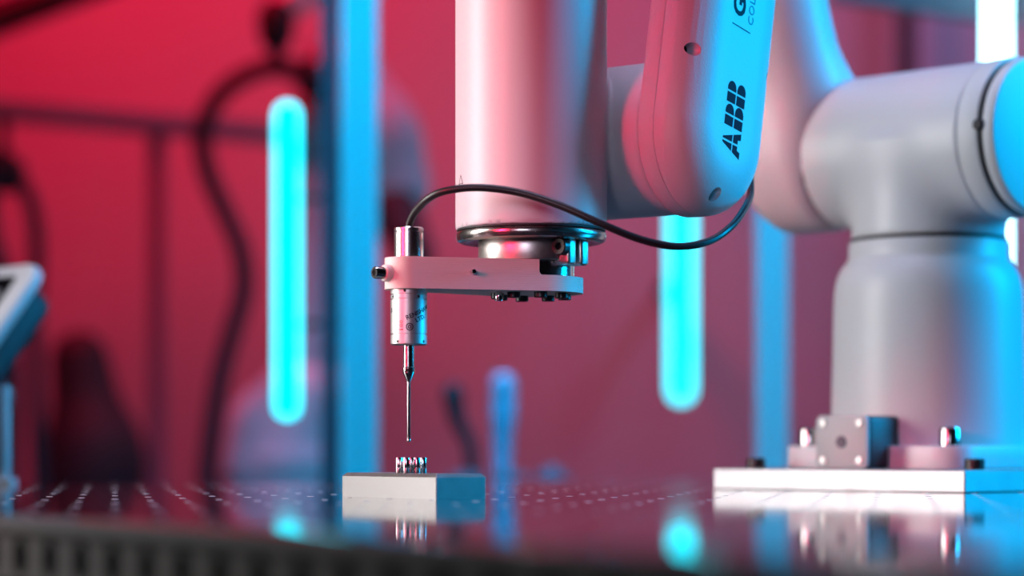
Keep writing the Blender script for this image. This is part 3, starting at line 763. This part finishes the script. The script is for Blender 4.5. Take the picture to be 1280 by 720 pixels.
# ================================================================== BACKGROUND FRAMEWORK
def profile_xy(w):
    s, d = 0.10 * w * 2, 0.14 * w; h = w / 2; q = w * 0.1
    side_ = [(-h, -h), (-q, -h), (-q, -h + d), (q, -h + d), (q, -h)]
    out = []
    for k in range(4):
        c, sn = [(1, 0), (0, 1), (-1, 0), (0, -1)][k]
        out += [(x * c - y * sn, x * sn + y * c) for x, y in side_]
    return out
def post(name, px, w_px, D, z0, z1, m, label, cat='post', group=None, rot=0):
    w = w_px * D / FPX; c = at(px, 0, D)
    o = link(name, make_mesh(name, *prism(profile_xy(w), z0, z1), m, None), None, Matrix.Translation((c.x, D, 0)) @ Matrix.Rotation(R(rot), 4, 'Z'))
    return tag(o, label, cat, group)
post('aluminium_post', 450, 43, 3.2, Z0, 1.9, M['profile'], 'blue-lit upright aluminium post left of the probe')
post('aluminium_post', 964, 38, 3.2, Z0, 1.9, M['profile'], 'blue-lit upright aluminium post between the hanging tube and the robot column')
post('dark_shade_strip', 413, 22, 3.3, Z0, 1.9, M['bg_red_dark'], 'slim dark upright standing in for shade just left of the blue-lit post')  # added dark strip, imitates the shaded side of the blue-lit post
post('aluminium_post', 1304, 36, 3.6, Z0, 1.9, M['profile'], 'aluminium post at the right edge behind the bright tube')
post('slim_post', 1133, 22, 5.12, Z0, 1.9, M['bg_dark'], 'dark narrow post on the back wall above the robot shoulder')
# overhead beam at the top right
a, b = at(1040, -18, 3.56), at(1284, 14, 3.52); bb = b - a
o = link('cross_beam', make_mesh('cross_beam', *prism(profile_xy(0.042), 0, bb.length), M['bg_red_dark'], None), None, zframe(a, bb)); tag(o, 'blue-lit cross beam at the top right behind the robot', 'beam', kind='thing')
# left guard rail: a bar over an upright
gr = thing('guard_rail', tuple(Vector((at(196, 0, 4.6).x, 4.6, Z0))), 'dark guard rail with one upright across the red wall at left', 'rail')
a, b = at(-120, 128, 4.3), at(430, 176, 4.85); bb = b - a
link('top_bar', make_mesh('top_bar', *xf(rbox(0.038, 0.038, bb.length, 0.003, 2, z0=0), Matrix.Identity(4)), M['bg_red_dark']), gr, zframe(a, bb))
c = at(196, 163, 4.615); link('upright', make_mesh('upright', *rbox(0.030, 0.030, c.z - Z0 - 0.012, 0.003, 2, z0=Z0), M['bg_red_dark']), gr, Matrix.Translation((c.x, c.y, 0)))
c = at(-110, 130, 4.31); link('upright', make_mesh('upright', *rbox(0.030, 0.030, c.z - Z0 - 0.012, 0.003, 2, z0=Z0), M['bg_red_dark']), gr, Matrix.Translation((c.x, c.y, 0)))
# truss bar top left
o = obj('truss_bar', tube([at(-260, 120, 4.6), at(240, -70, 4.6)], 0.036, 16), M['bg_dark']); tag(o, 'dark slanting bar at the top left corner', 'bar')

# LED tubes
def led(name, px, py0, py1, w_px, D, m, label):
    r = w_px / 2 * D / FPX; t, b = at(px, py0, D), at(px, py1, D); L = t.z - b.z
    th_ = thing(name, tuple(b), label, 'light tube', 'glowing cyan light tubes')
    prof = [(r * math.cos(R(a)), r + r * math.sin(R(a))) for a in range(-90, 1, 15)] + [(r * math.cos(R(a)), L - r + r * math.sin(R(a))) for a in range(0, 91, 15)]
    prof[0] = (0, 0); prof[-1] = (0, L)
    link('glow_tube', make_mesh('glow_tube', *lathe(prof, 32), m, 60), th_, Matrix.Translation(b))
    return th_, r, b, L
t, r, b, L = led('light_tube', 359, 128, 523, 31, 3.30, M['led'], 'cyan glowing tube at left with both rounded ends showing')
for k in (0.3, 0.7):
    link('mount_arm', make_mesh('mount_arm', *rbox(0.10, 0.008, 0.008, 0.001), M['bg_dark']), t, Matrix.Translation((b.x + 0.05, b.y + r + 0.003, b.z + L * k)))
t, r, b, L = led('light_tube', 851.5, -40, 503, 31, 4.6, M['led'], 'cyan glowing tube hanging below the wrist joint')
for k in (0.3, 0.8):
    link('mount_arm', make_mesh('mount_arm', *rbox(0.02, 0.58, 0.02, 0.001), M['bg_dark']), t, Matrix.Translation((b.x, b.y + r + 0.28, b.z + L * k)))
t, r, b, L = led('light_tube', 1246, -120, 400, 30, 3.40, M['led_hot'], 'brightest white-hot tube at the upper right beside the robot shoulder')
for k in (0.3, 0.8):
    link('mount_arm', make_mesh('mount_arm', *rbox(0.07, 0.008, 0.008, 0.001), M['bg_dark']), t, Matrix.Translation((b.x + 0.035, b.y + r + 0.003, b.z + L * k)))

# ================================================================== BACKGROUND ROBOT
DB = 4.3
br = thing('industrial_robot', (at(370, 0, DB).x, DB, Z0), 'out-of-focus blue-grey industrial robot behind the left tube', 'robot arm')
bc = at(368, 470, DB)
link('pedestal', make_mesh('pedestal', *lathe([(0, Z0), (0.17, Z0), (0.17, Z0 + 0.03), (0.11, Z0 + 0.06), (0.10, -0.08), (0.115, -0.05), (0.115, 0.02), (0, 0.02)], 40), M['bg_robot']), br, Matrix.Translation((bc.x, DB, 0)))
def blob(name, segs, k, m, h=0.016):
    pts = np.array([tuple(p) for s in segs for p in s[:2]]); rm = max(max(s[2:]) for s in segs) + 0.03
    def f(P):
        d = sd_cone(P, *segs[0])
        for s in segs[1:]: d = smin(d, sd_cone(P, *s), k)
        return d
    return sdf_obj(name, f, pts.min(0) - rm, pts.max(0) + rm, h, m, br)
blob('turret', [(at(350, 590, DB), at(385, 500, DB), 0.105, 0.085), (at(330, 530, DB), at(415, 505, DB), 0.06, 0.06)], 0.05, M['bg_robot'])
blob('lower_arm', [(at(392, 500, DB), at(408, 175, DB), 0.062, 0.058)], 0.03, M['bg_robot'])
blob('elbow_housing', [(at(425, 95, DB), at(488, 235, DB), 0.075, 0.072), (at(400, 175, DB), at(470, 170, DB), 0.07, 0.07)], 0.06, M['bg_robot'])
blob('wrist', [(at(495, 265, DB - .05), at(520, 320, DB - .1), 0.045, 0.035)], 0.03, M['bg_dark'])
blob('hose_clamp', [(at(345, 22, DB - .1), at(345, 42, DB - .1), 0.034, 0.032)], 0.02, M['bg_dark'], 0.01)
blob('hose_bracket', [(at(360, 5, DB - .05), at(410, -30, DB), 0.03, 0.03)], 0.02, M['bg_robot'], 0.01)
blob('hose_clamp', [(at(384, 92, DB - .1), at(390, 104, DB - .1), 0.028, 0.028)], 0.02, M['bg_dark'], 0.01)
hz = spline([at(x, y, DB - 0.1) for x, y in ((384, 96), (345, 84), (300, 98), (268, 128), (253, 170), (260, 215), (280, 262), (300, 310), (305, 360), (292, 410), (278, 460), (268, 520), (258, 620), (255, 760))], 8)
obj('dress_hose', tube(hz, 0.018, 14), M['bg_hose'], br)
obj('dress_hose', tube(spline([at(x, y, DB - .1) for x, y in ((345, 84), (345, 60), (345, 38))], 6), 0.015, 12), M['bg_hose'], br)

# ================================================================== BACK BENCH WITH CLAMPS
DBn = 3.42
bench = thing('back_bench', (0.0, DBn + 0.1, Z0), 'low dark bench behind the table carrying the clamp handles', 'bench')
link('bench_top', make_mesh('bench_top', *rbox(0.5, 0.30, 0.03, 0.002, 1, z0=-0.06), M['bg_dark']), bench, Matrix.Translation((0.02, DBn + 0.1, 0)))
for sx in (-1, 1):
    for sy in (-1, 1):
        link('leg', make_mesh('leg', *rbox(0.04, 0.04, 0.84, 0.002, 1, z0=Z0), M['bg_dark']), bench, Matrix.Translation((0.02 + sx * 0.2, DBn + 0.1 + sy * 0.12, 0)))
def clamp(label, px, pts, rads, knob_m):
    base = at(px, 600, DBn); base.z = -0.03
    c = thing('toggle_clamp', tuple(base), label, 'clamp', 'clamps on the back bench')
    link('base_block', make_mesh('base_block', *rbox(0.05, 0.05, 0.028, 0.006, 2, z0=0), M['bg_red_dark']), c, Matrix.Translation(base))
    P = spline([at(x, y, DBn) for x, y in pts], 6); n = len(P)
    rr = [np.interp(i / (n - 1), np.linspace(0, 1, len(rads)), rads) for i in range(n)]
    obj('handle', tube(P, [float(q) for q in rr], 18), knob_m, c)
    e = P[-1]; rb = rads[-1]
    obj('handle_end', xf(lathe([(rb * math.cos(R(a)) if abs(a) < 90 else 0, rb * math.sin(R(a))) for a in range(-90, 91, 15)], 18), Matrix.Translation(e)), knob_m, c)
    return c
tall = clamp('tall blue-lit upright clamp handle behind the small block, pale tip', 636, ((628, 612), (628, 560), (629, 520), (629, 482)), (0.012, 0.014, 0.019, 0.0185), M['knob'])
obj('tip_stud', xf(rcyl(0.004, -0.004, 0.004, 0.001, 16), Matrix.Translation(at(622, 464, DBn - 0.03))), M['steel'], tall)
clamp('short dim bent clamp handle to the left of the tall one', 582, ((590, 615), (588, 560), (572, 525), (566, 492)), (0.010, 0.010, 0.012, 0.016), M['bg_dark'])
clamp('low blue clamp knob to the right of the tall handle', 690, ((690, 615), (690, 600), (690, 592)), (0.010, 0.010, 0.013), M['bg_red_dark'])

# ================================================================== DARK THINGS AT THE LEFT BACK
c = at(120, 0, 4.5)
cab = thing('covered_trolley', (c.x, 4.5, Z0), 'dark covered trolley against the red wall at left', 'trolley')
cw = np.array((c.x, 4.5, 0.0))
def f_cab(P):
    a = sd_cone(P, cw + np.array((-0.02, 0, Z0 + 0.16)), cw + np.array((0, 0, 0.02)), 0.13, 0.085)
    b = sd_cone(P, cw + np.array((0.0, 0, 0.0)), cw + np.array((-0.03, 0, 0.20)), 0.075, 0.055)
    return smin(a, b, 0.06)
sdf_obj('dust_cover', f_cab, cw + np.array((-0.2, -0.2, Z0 + 0.01)), cw + np.array((0.2, 0.2, 0.32)), 0.016, M['bg_dark'], cab)
for sx in (-1, 1): link('caster', make_mesh('caster', *rcyl(0.03, -0.012, 0.012, 0.004, 20), M['bg_dark']), cab, Matrix.Translation((c.x - 0.02 + sx * 0.07, 4.5, Z0 + 0.03)) @ Matrix.Rotation(R(90), 4, 'Y'))
hr = thing('hose_reel', tuple(at(4, 215, 4.1)), 'dark hose reel hanging from the guard rail at the left edge', 'hose reel')
link('drum', make_mesh('drum', *rcyl(0.036, -0.03, 0.03, 0.006, 28), M['bg_dark']), hr, zframe(at(4, 215, 4.1), (0, -1, 0)))
obj('hanger', tube([at(4, 215, 4.1), at(4, 142, 4.1)], 0.010, 10), M['bg_dark'], hr)
obj('hose', tube(spline([at(x, y, 4.07) for x, y in ((-18, 215), (-14, 290), (6, 360), (14, 480), (10, 620))], 8), 0.018, 12), M['bg_hose'], hr)
obj('hose', tube(spline([at(x, y, 4.13) for x, y in ((24, 225), (38, 250), (46, 300), (44, 420), (50, 620))], 8), 0.014, 12), M['bg_hose'], hr)
